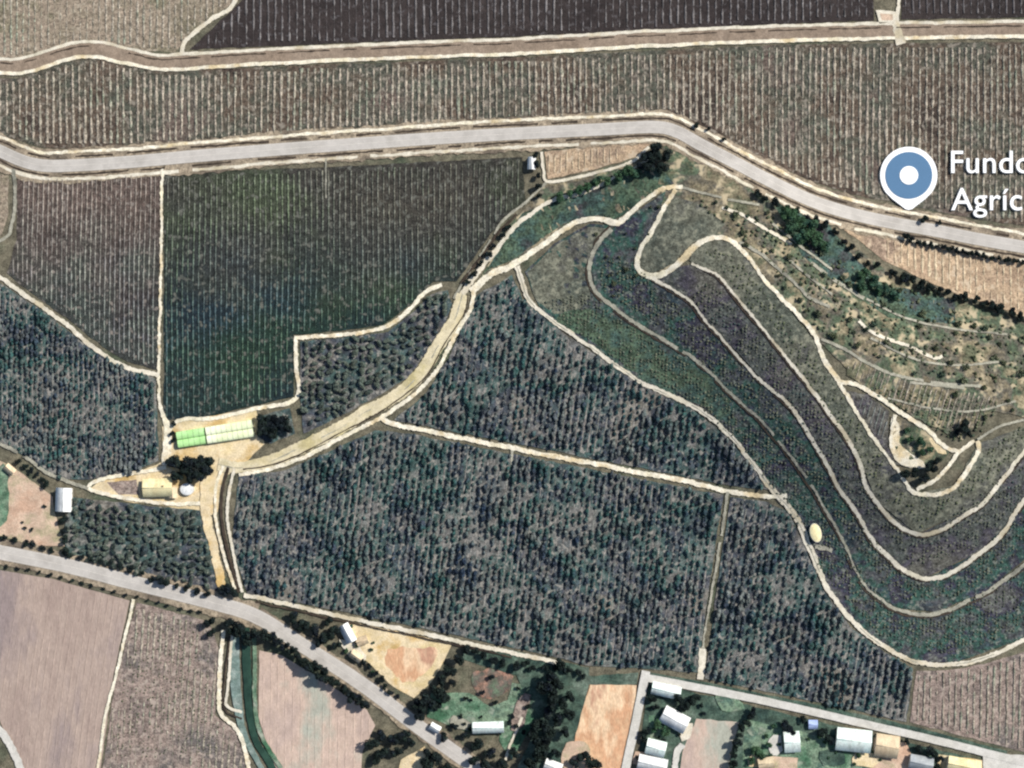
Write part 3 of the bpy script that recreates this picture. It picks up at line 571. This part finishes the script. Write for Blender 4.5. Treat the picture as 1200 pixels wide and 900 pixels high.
clump([(204, 538, 9), (216, 546, 10), (229, 541, 11), (242, 540, 9), (238, 554, 11), (224, 558, 9), (210, 556, 8), (246, 550, 7)], 'dark', 'dark tree', 'in the dense clump beside the farm house', 'clump of trees beside the farm house')
clump([(308, 494, 8), (320, 490, 8), (332, 492, 8), (338, 502, 7), (322, 505, 8), (310, 506, 7)], 'dark', 'dark tree', 'in the clump right of the greenhouses', 'trees right of the greenhouses')
clump([(757, 184, 8), (768, 178, 10), (780, 184, 8), (762, 194, 8), (776, 196, 7), (750, 196, 6)], 'dark', 'dark tree', 'in the clump under the bend of the upper highway', 'trees under the highway bend')
clump(along([(655, 232), (690, 218), (725, 206), (748, 200)], 9, 5, 3, 8), 'green', 'green tree', 'along the creek left of the highway bend', 'trees along the creek')
clump(along([(598, 262), (582, 285), (560, 315), (545, 335)], 7, 3, 1, 4), 'dark', 'small dark tree', 'in the hedge between the two creek tracks', 'hedge between creek tracks', axis=1)
clump([(922, 252, 9), (935, 262, 10), (948, 268, 10), (938, 278, 8), (956, 282, 9), (926, 268, 7), (966, 290, 7)], 'green', 'bright green tree', 'in the thicket below the upper highway', 'green thicket below the highway')
clump([(1010, 322, 8), (1022, 330, 8), (1032, 340, 7), (1008, 336, 7), (1046, 346, 6)], 'green', 'green tree', 'in the second thicket beside the dark hedgerow', 'second green thicket on the hill')
clump(along([(880, 226), (920, 244), (965, 262), (985, 278), (1000, 296), (1018, 308), (1032, 316)], 14, 4, 2, 6), 'dark', 'dark tree', 'in the upper half of the hillside hedgerow', 'hedgerow trees above the hill')
clump(along([(1040, 320), (1085, 334), (1110, 344), (1145, 354), (1180, 366), (1230, 384)], 18, 5, 2, 7), 'dark', 'dark tree', 'in the lower half of the hillside hedgerow', 'hedgerow trees below the tan field')
clump(along([(-10, 626), (40, 638), (75, 648), (130, 660), (170, 671)], 16, 3.4, 1, 4.6), 'dark', 'dark hedge tree', 'on the upper side of the lower highway', 'hedge trees above the lower highway', tall=.9)
clump(along([(-10, 660), (60, 673), (130, 692), (200, 710), (240, 718)], 20, 2.2, .8, 3), 'dark', 'low dark bush tree', 'on the lower side of the lower highway', 'low hedge below the lower highway', tall=.8)
clump(along([(175, 676), (215, 688), (250, 698)], 6, 4, 1, 6), 'dark', 'dark tree', 'between the small orchard and the lower highway', 'trees between small orchard and highway')
clump([(266, 688, 6), (274, 693, 6), (262, 694, 5)], 'dark', 'dark tree', 'where the canal meets the lower highway', 'trees at the canal mouth')
clump([(247, 728, 7), (249, 740, 5), (270, 728, 8), (284, 733, 9), (298, 742, 8), (292, 750, 7), (275, 740, 7), (310, 742, 7)], 'dark', 'dark tree', 'in the clump at the top of the lower canal', 'trees at the top of the lower canal', tall=1.2)
clump(along([(318, 744), (345, 762), (372, 782), (400, 802), (432, 826)], 16, 5, 1.5, 7.5), 'dark', 'dark roadside tree', 'along the highway by the pale field', 'roadside trees by the pale field', tall=1.5)
clump([(345, 722, 6), (358, 730, 7), (370, 738, 8), (384, 745, 8), (392, 736, 6), (374, 752, 6), (395, 755, 5), (352, 736, 5), (386, 727, 5)], 'dark', 'dark tree', 'in the grove between highway and yellow yard', 'grove between highway and yellow yard')
clump(along([(412, 770), (430, 780), (450, 800), (470, 818)], 8, 3.5, 2, 5), 'dark', 'dark tree', 'between the highway and the yellow bare lot', 'trees between highway and yellow lot')
clump([(438, 870, 8), (448, 860, 7), (450, 880, 9), (462, 865, 9), (474, 858, 8), (482, 868, 6), (440, 888, 7), (466, 880, 7)], 'dark', 'dark tree', 'in the grove at the bottom below the highway', 'grove at the bottom below the highway')
clump([(500, 895, 8), (512, 885, 8), (522, 900, 9), (502, 882, 6), (534, 905, 8)], 'dark', 'dark tree', 'beside the highway at the bottom edge', 'trees beside the highway at the bottom edge')
clump([(537, 772, 8), (528, 784, 8), (518, 796, 8), (510, 808, 9), (502, 820, 9), (494, 834, 8), (488, 824, 7), (520, 812, 8), (512, 824, 7), (530, 798, 6)], 'dark', 'dark tree', 'in the belt right of the yellow bare lot', 'tree belt right of the yellow lot', axis=1, tall=1.2)
clump(along([(540, 760), (580, 772), (620, 780), (660, 785), (690, 790)], 13, 4.5, 3, 6.5), 'dark', 'dark green tree', 'under the long pale track above the house lots', 'trees above the house lots')
clump([(655, 776, 9), (648, 790, 10), (640, 803, 9), (648, 812, 9), (658, 822, 8), (642, 832, 8), (634, 846, 9), (626, 860, 8), (640, 866, 9), (632, 880, 9), (622, 893, 8), (654, 842, 7), (665, 835, 7), (662, 856, 7), (652, 880, 7), (668, 815, 7), (650, 800, 8), (646, 822, 8), (636, 874, 8), (644, 855, 8)], 'dark', 'tall dark tree', 'in the belt left of the orange plot', 'tall tree belt left of the orange plot', axis=1, tall=1.5)
clump([(545, 860, 6), (560, 872, 8), (575, 880, 8), (590, 892, 8), (602, 880, 6), (520, 862, 6), (532, 850, 5), (570, 893, 8), (555, 888, 7)], 'dark', 'dark tree', 'around the white building by the highway', 'trees around the white building by the highway')
clump([(672, 892, 7), (684, 884, 7), (696, 893, 8)], 'dark', 'dark tree', 'at the foot of the orange plot', 'trees at the foot of the orange plot')
clump([(764, 818, 7), (768, 828, 5)], 'dark', 'dark tree', 'against the grey lane corner', 'trees at the lane corner')
clump([(795, 818, 7), (808, 822, 7), (802, 828, 6), (815, 815, 6)], 'dark', 'dark tree', 'behind the mint roofed houses', 'trees behind the mint roofed houses')
clump([(756, 858, 6), (755, 866, 4)], 'dark', 'small dark tree', 'between the grey lane and the lawn', 'trees beside the lane lawn', axis=1)
clump([(770, 848, 5), (778, 856, 6), (766, 856, 4)], 'green', 'bright green tree', 'on the lawn among the mint roofed houses', 'trees on the lawn')
clump(along([(884, 828), (876, 840), (866, 856), (860, 880), (856, 905)], 10, 4, 1, 6), 'dark', 'dark tree', 'in the hedge right of the pale house field', 'hedge right of the pale house field', axis=1, tall=1.3)
clump([(918, 848, 6), (926, 855, 5), (962, 855, 7), (970, 864, 6), (940, 842, 4)], 'dark', 'dark tree', 'between lane and houses left of the wide pale roof', 'trees left of the wide pale roof')
clump([(1062, 868, 4), (1075, 876, 5), (1090, 880, 7), (1100, 888, 5), (1096, 898, 6)], 'dark', 'dark tree', 'right of the wide pale roof', 'trees right of the wide pale roof')
clump([(884, 878, 5), (892, 884, 5), (900, 872, 4), (880, 890, 4)], 'green', 'green tree', 'in the garden right of the hedge', 'garden trees right of the hedge')
clump([(1066, 514, 5), (1088, 526, 5), (1062, 504, 3.5), (1080, 530, 4)], 'green', 'olive bush tree', 'around the bare hilltop clearing', 'bushes on the hilltop clearing')
clump([(1078, 518, 7)], 'green', 'largest olive green tree', 'in the middle of the bare hilltop clearing', None)
clump([(1058, 556, 6), (1070, 552, 6), (1088, 548, 7), (1082, 560, 6), (1096, 540, 5)], 'dark', 'dark tree', 'below the hilltop clearing', 'trees below the hilltop clearing')
clump([(1128, 500, 6), (1134, 508, 4), (1120, 507, 4)], 'dark', 'dark tree', 'above the right end of the hilltop track', 'trees above the hilltop track end')
clump(along([(205, 492), (203, 505), (205, 520)], 3, 3, .5), 'dark', 'small dark tree', 'left of the green greenhouse', 'small trees left of the greenhouse', axis=1)
clump(along([(20, 538), (38, 550), (52, 562), (60, 568)], 6, 3, 1, 4.5), 'dark', 'dark tree', 'in the hedge above the pinkish bare lot', 'hedge above the pinkish lot')
clump([(30, 618, 2.6), (38, 620, 2.6), (53, 593, 2.2), (27, 612, 2)], 'dark', 'tiny dark tree', 'on the pinkish bare lot', 'tiny trees on the pinkish lot')
clump([(76, 608, 5), (77, 620, 5), (78, 632, 5), (79, 644, 5)], 'dark', 'dark tree', 'between pinkish lot and small orchard', 'trees beside the small orchard', axis=1)
clump([(628, 182, 4), (629, 194, 4), (630, 206, 4), (631, 218, 4), (632, 229, 4)], 'dark', 'dark hedge tree', 'right of the small white building', 'hedge right of the small white building', axis=1, tall=1.3)
clump([(1060, 278, 5), (1075, 284, 4), (1090, 287, 4), (1104, 290, 4), (1120, 294, 4), (1136, 297, 4), (1152, 300, 4), (1170, 303, 4), (1188, 306, 4), (1067, 281, 4), (1083, 286, 4), (1097, 289, 3.5), (1112, 292, 4), (1128, 295, 4), (1144, 298, 4), (1161, 302, 4), (1179, 305, 4), (1197, 308, 4)], 'dark', 'small dark tree', 'along the lower side of the upper highway', 'roadside trees of the upper highway')
clump([(815, 147, 4), (830, 152, 3.5), (848, 163, 3), (1082, 257, 4), (1100, 261, 3)], 'dark', 'small dark bush tree', 'on the upper verge of the upper highway', 'verge trees of the upper highway')
for i, (a, b, r) in enumerate(scatter([(800, 225), (900, 248), (990, 310), (1100, 356), (1230, 400), (1230, 490), (1150, 490), (1110, 455), (1010, 420), (940, 370), (890, 300)], 90, 1.6, 4.2, 11)):
    put_tree(a, b, r, 'shrub', 'olive shrub scattered over the tan hillside below the hedgerow', 'shrubs on the tan hillside')
for i, (a, b, r) in enumerate(scatter([(700, 290), (690, 268), (720, 270), (780, 230), (768, 262), (745, 300), (760, 326), (720, 350), (700, 335)], 14, 1.5, 3, 9)):
    put_tree(a, b, r, 'shrub', 'small olive shrub on the slope between the two hairpin tracks', 'shrubs between the hairpin tracks')
gardens = [[(760, 800), (850, 820), (848, 838), (812, 836), (790, 870), (790, 898), (745, 898)], [(880, 836), (1040, 866), (1060, 896), (880, 898)], [(500, 800), (600, 780), (600, 896), (540, 896), (500, 850)], [(400, 728), (440, 738), (440, 790), (400, 765)], [(600, 800), (640, 800), (620, 880), (600, 860)]]
for gi, (gp_, nm) in enumerate(zip(gardens, ('between lane corner and pale house field', 'among the houses below the grey lane', 'in the garden with the long mint building', 'beside the houses of the yellow lot', 'on the narrow lawn left of the tall belt'))):
    clump(scatter(gp_, (14, 18, 18, 7, 8)[gi], 1.8, 3.6, 6), 'green' if gi % 2 else 'dark', 'small garden bush', nm, 'garden bushes ' + nm)
for q, m in (([(800, 852), (812, 846), (808, 866), (798, 868)], 'track'), ([(838, 812), (862, 818), (872, 830), (846, 832)], 'lawn'), ([(900, 866), (914, 862), (916, 880), (904, 884)], 'concrete'), ([(1002, 882), (1030, 884), (1026, 898), (1000, 896)], 'soil_yellow'),
             ([(960, 880), (985, 878), (990, 894), (964, 896)], 'lawn_dark'), ([(532, 838), (552, 846), (548, 856), (528, 850)], 'track_faint'), ([(606, 820), (622, 814), (612, 850), (600, 856)], 'field_fur'), ([(745, 880), (756, 882), (752, 896), (742, 896)], 'soil_pink'),
             ([(398, 750), (420, 756), (430, 772), (412, 772)], 'track'), ([(880, 884), (896, 888), (892, 899), (878, 897)], 'soil_yellow'), ([(664, 870), (690, 872), (684, 900), (660, 900)], 'soil_pink'), ([(0, 545), (10, 560), (8, 610), (-20, 620)], 'lawn')):
    lot('yard_patch', q, M and m, curve=True, jit=1.2)
# ---------------- buildings ----------------
def boxmesh(name, x0, x1, y0, y1, z0, z1, m):
    V = np.array([(x, y, z) for z in (z0, z1) for y in (y0, y1) for x in (x0, x1)])
    F = np.array([(0, 2, 3, 1), (4, 5, 7, 6), (0, 1, 5, 4), (2, 6, 7, 3), (0, 4, 6, 2), (1, 3, 7, 5)]); return mesh_np(name, V, F, m)
def corrugated(L, Wd, rise, m, side, n=None, name='roof_slope'):
    """one slope of a gable roof with standing ribs, eave to ridge"""
    n = n or max(6, int(L / .8)); V = []; F = []
    for i in range(2 * n + 1):
        x = -L / 2 + L * i / (2 * n); z = .09 if i % 2 else 0
        V += [(x, side * (Wd / 2 + .4), -.15 + z), (x, side * .02, rise + z), (x, side * (Wd / 2 + .4), -.27), (x, side * .02, rise - .12)]
    for i in range(2 * n):
        a = 4 * i; F += [(a, a + 4, a + 5, a + 1), (a + 2, a + 3, a + 7, a + 6), (a, a + 2, a + 6, a + 4)]
    me = mesh_np(name, np.array(V), np.array(F), m)
    return me
def house(px, py, Lpx, Wpx, ang, roof, wall='wall_white', h=3.0, rise=1.3, label='', cat='house', name='house', chimney=False):
    if py > 800 and px > 740: Lpx *= 1.12; Wpx *= 1.15
    x, y = P(px, py); L = Lpx * S; Wd = Wpx * S
    e = link(name, None, loc=(float(x), float(y), hz(x, y) + .15), label=label, cat=cat); e.rotation_euler = (0, 0, math.radians(ang))
    V = []; l, q = L / 2 - .3, Wd / 2 - .3
    V = np.array([(-l, -q, -.3), (l, -q, -.3), (l, q, -.3), (-l, q, -.3), (-l, -q, h), (l, -q, h), (l, q, h), (-l, q, h), (-l, 0, h + rise * .9), (l, 0, h + rise * .9)])
    me = bpy.data.meshes.new('wall'); me.from_pydata([tuple(v) for v in V], [], [(0, 1, 5, 4), (1, 2, 6, 9, 5), (2, 3, 7, 6), (3, 0, 4, 8, 7)]); me.materials.append(M[wall]); link('wall', me, e)
    for s in (-1, 1): link('roof_slope', corrugated(L + .4, Wd, rise, M[roof], s), e, loc=(0, 0, h))
    link('ridge_cap', boxmesh('ridge_cap', -L / 2 - .2, L / 2 + .2, -.22, .22, h + rise + .02, h + rise + .14, M[roof]), e)
    link('door', boxmesh('door', -.5, .5, -q - .06, -q, 0, 2.1, M['door']), e)
    for s in (-1, 1):
        for sd_ in (-1, 1):
            yy = (-q - .06, -q) if sd_ < 0 else (q, q + .06)
            wn = link('window', boxmesh('window', s * l * .6 - .6, s * l * .6 + .6, yy[0], yy[1], 1, 2.1, M['roof_white']), e)
            y2 = (yy[0] - .03, yy[0]) if sd_ < 0 else (yy[1], yy[1] + .03)
            link('pane', boxmesh('pane', s * l * .6 - .5, s * l * .6 + .5, y2[0], y2[1], 1.1, 2.0, M['glass']), wn)
    if chimney: link('chimney', boxmesh('chimney', l * .4, l * .4 + .7, .6, 1.3, h, h + rise + .9, M['wall_brown']), e)
    return e
def greenhouse(px, py, Lpx, Wpx, ang, m, spans, label):
    x, y = P(px, py); L = Lpx * S; Wd = Wpx * S
    e = link('greenhouse', None, loc=(float(x), float(y), hz(x, y) + .15), label=label, cat='greenhouse', group='plastic greenhouses of the farm'); e.rotation_euler = (0, 0, math.radians(ang))
    sw = Wd / spans; n = 12
    for k in range(spans):
        yc = -Wd / 2 + sw * (k + .5); V = []; F = []
        for xx in (-L / 2, L / 2):
            for i in range(n + 1):
                a = math.pi * i / n; V.append((xx, yc - math.cos(a) * sw * .49, 2.0 + math.sin(a) * sw * .22))
        for i in range(n): F.append((i, n + 1 + i, n + 2 + i, i + 1))
        link('roof_film', mesh_np('roof_film', np.array(V), np.array(F), M[m]), e)
        for xx in (-L / 2 + .03, L / 2 - .03):
            V = [(xx, yc - sw * .49, -.2), (xx, yc + sw * .49, -.2)] + [(xx, yc + math.cos(math.pi * i / n) * sw * .49, 2.0 + math.sin(math.pi * i / n) * sw * .22) for i in range(n + 1)]
            me = bpy.data.meshes.new('end_wall'); me.from_pydata(V, [], [tuple(range(len(V)))]); me.materials.append(M[m]); link('end_wall', me, e)
        nr = max(3, int(L / 3))
        for j in range(nr + 1):
            xx = -L / 2 + L * j / nr; V = []; F = []
            for i in range(n + 1):
                a = math.pi * i / n
                for dx in (-.06, .06): V.append((xx + dx, yc - math.cos(a) * sw * .495, 2.04 + math.sin(a) * sw * .225))
            for i in range(n): F.append((2 * i, 2 * i + 1, 2 * i + 3, 2 * i + 2))
            link('rib', mesh_np('rib', np.array(V), np.array(F), M['frame_dark']), e)
    for s in (-1, 1): link('side_wall', boxmesh('side_wall', -L / 2, L / 2, s * Wd / 2 - .04, s * Wd / 2 + .04, -.2, 2.0, M[m]), e)
    return e
greenhouse(225, 513, 33, 19, 9, 'plastic_green', 2, 'light green plastic greenhouse, the shorter left one above the farm house')
greenhouse(270, 506, 55, 20, 9, 'plastic_yellow', 2, 'long yellowish plastic greenhouse, right of the green one')
house(186, 571, 34, 20, 2, 'roof_cream', 'wall_brown', label='cream roofed farm house beside the dense dark tree clump', chimney=True)
house(203, 577, 12, 10, 92, 'roof_tan', label='small tan roofed annex at the right end of the farm house', cat='shed', name='shed', h=2.4, rise=.7)
house(77, 585, 27, 17, 88, 'roof_white', label='white roofed shed between the pinkish bare lot and small orchard', cat='shed', name='shed', h=4.5, rise=1)
house(13, 550, 12, 8, -40, 'roof_tan', label='small pinkish roofed hut at the hedge end by the pinkish lot', cat='hut', name='hut', h=2.4, rise=.6)
house(623, 192, 14, 8, 88, 'roof_white', label='small white building at the upper right corner of the dark green field', cat='building', name='small_building', h=3, rise=.6)
house(408, 741, 22, 11, -62, 'roof_white', label='white roofed house between the tree grove and the yellow lot', h=3.2)
house(425, 750, 13, 9, 20, 'roof_tan', label='small tan roofed house beside the yellow bare lot', h=2.8, rise=.9)
house(418, 768, 14, 9, -35, 'roof_tan', label='tan roofed house nearest the highway by the yellow lot', h=2.8, rise=.9)
house(572, 851, 36, 12, 2, 'roof_mint', label='long pale mint roofed building above the dark trees by the highway', cat='building', name='long_building', h=3.2)
house(510, 852, 12, 8, -30, 'roof_white', label='small white roofed hut right beside the lower highway', cat='hut', name='hut', h=2.6, rise=.7)
house(780, 808, 30, 12, -12, 'roof_mint', label='mint roofed house just inside the corner of the grey lane')
house(790, 842, 28, 17, -28, 'roof_white', label='white roofed house between the tree group and the pale field')
house(768, 875, 20, 15, -14, 'roof_mint', label='square mint roofed house right of the downhill grey lane')
house(764, 894, 30, 14, -12, 'roof_white', label='white roofed house at the bottom edge beside the grey lane')
house(927, 868, 16, 20, 4, 'roof_mint', label='small mint roofed house on the lawn below the grey lane')
house(952, 848, 9, 8, 0, 'roof_blue', label='small pale blue roofed shed close under the grey lane', cat='shed', name='shed', h=2.2, rise=.4)
house(999, 866, 36, 22, -6, 'roof_mint', label='wide pale mint roofed house below the grey lane', h=3.4)
house(1038, 873, 24, 22, -8, 'roof_tan', label='tan roofed house right of the wide pale roof', h=3)
house(1078, 893, 24, 14, -10, 'roof_grey', label='grey roofed house at the bottom edge among dark trees', h=3)
house(1128, 896, 34, 14, -10, 'roof_cream', label='cream roofed house at the bottom right near the lane end', h=3)
house(897, 893, 16, 10, 10, 'roof_tan', label='small tan roofed hut at the bottom edge right of the hedge', cat='hut', name='hut', h=2.5, rise=.6)
house(648, 897, 20, 12, -20, 'roof_white', label='white roofed hut at the bottom among the tall dark trees', cat='hut', name='hut', h=2.8, rise=.7)
# round tanks
def tank(px, py, rx, ry, ang, h, m, label, cat='tank', name='water_tank'):
    x, y = P(px, py); e = link(name, None, loc=(float(x), float(y), hz(x, y)), label=label, cat=cat); e.rotation_euler = (0, 0, math.radians(ang)); n = 28
    def ring(k, z): return [(rx * S * k * math.cos(6.2832 * i / n), ry * S * k * math.sin(6.2832 * i / n), z) for i in range(n)]
    def tube(nm, prof, mm):
        V = []; F = []
        for k, z in prof: V += ring(k, z)
        for j in range(len(prof) - 1):
            for i in range(n): F.append((j * n + i, j * n + (i + 1) % n, (j + 1) * n + (i + 1) % n, (j + 1) * n + i))
        link(nm, mesh_np(nm, np.array(V), np.array(F), mm, True), e)
    tube('wall', [(1, -1), (1, h)], M['concrete']); tube('rim', [(1.03, h - .25), (1.03, h + .02), (.97, h + .02)], M['concrete'])
    tube('lid', [(.98, h), (.7, h + .35), (.3, h + .5), (.001, h + .55)], M[m])
tank(220, 573, 8, 7, 0, 2.2, 'roof_white', 'round white tank right of the cream farm house')
tank(955, 624, 6.5, 11, 14, 2.4, 'roof_cream', 'oval cream covered tank beside the outer hill track')
# ---------------- map pin and place name standing on the field ----------------
def slab(name, pts, z0, z1, m, parent=None, hole=None):
    cv = bpy.data.curves.new(name, 'CURVE'); cv.dimensions = '2D'; cv.fill_mode = 'BOTH'; cv.extrude = (z1 - z0) / 2
    for ring in [pts] + ([hole] if hole else []):
        sp = cv.splines.new('POLY'); sp.points.add(len(ring) - 1)
        for q, (a, b) in zip(sp.points, ring): q.co = (a, b, 0, 1)
        sp.use_cyclic_u = True
    o = bpy.data.objects.new('tmp', cv); COL.objects.link(o); dg = bpy.context.evaluated_depsgraph_get(); me = bpy.data.meshes.new_from_object(o.evaluated_get(dg)); bpy.data.objects.remove(o)
    me.name = name; me.materials.clear(); me.materials.append(m)
    return link(name, me, parent, loc=(0, 0, (z0 + z1) / 2))
ex, ey = [float(v) for v in P(1064, 206)]; K = S * .997
pin = link('map_pin', None, loc=(ex, ey, .1), label='large white map pin with a blue ring and white centre dot', cat='map pin')
def circ(r, n=56, a0=0, a1=6.2832): return [(r * math.cos(a0 + (a1 - a0) * i / n), r * math.sin(a0 + (a1 - a0) * i / n)) for i in range(n)]
drop = [(33.5 * K * math.cos(a), 33.5 * K * math.sin(a)) for a in [math.radians(-38 + 256 * i / 60) for i in range(61)]]
drop += [(-19 * K, -28 * K), (-9 * K, -35.5 * K), (-4 * K, -39.5 * K), (0, -40.5 * K), (4 * K, -39.5 * K), (9 * K, -35.5 * K), (19 * K, -28 * K)]
slab('pin_body', drop, 0, 2.0, M['pin_white'], pin)
slab('ring', circ(27.5 * K), 2.0, 2.2, M['pin_blue'], pin)
slab('centre_dot', circ(10.8 * K), 2.2, 2.4, M['pin_white'], pin)
def words(txt, px, py, size, label):
    size *= 1.07
    cu = bpy.data.curves.new('lettering', 'FONT'); cu.body = txt; cu.size = size; cu.extrude = .7; cu.offset = .05; cu.space_character = 1.04
    o = bpy.data.objects.new('tmp', cu); COL.objects.link(o); dg = bpy.context.evaluated_depsgraph_get(); me = bpy.data.meshes.new_from_object(o.evaluated_get(dg)); bpy.data.objects.remove(o)
    me.materials.clear(); me.materials.append(M['pin_white']); me.name = 'lettering'
    x, y = P(px, py); link('lettering', me, loc=(float(x), float(y), 1.1), label=label, cat='lettering')
words('Fundo', 1111, 203, 17.6, 'white letters reading Fundo right of the map pin, upper line')
words('Agríc', 1114, 246.5, 17.6, 'white letters reading Agríc right of the map pin tip, lower line')
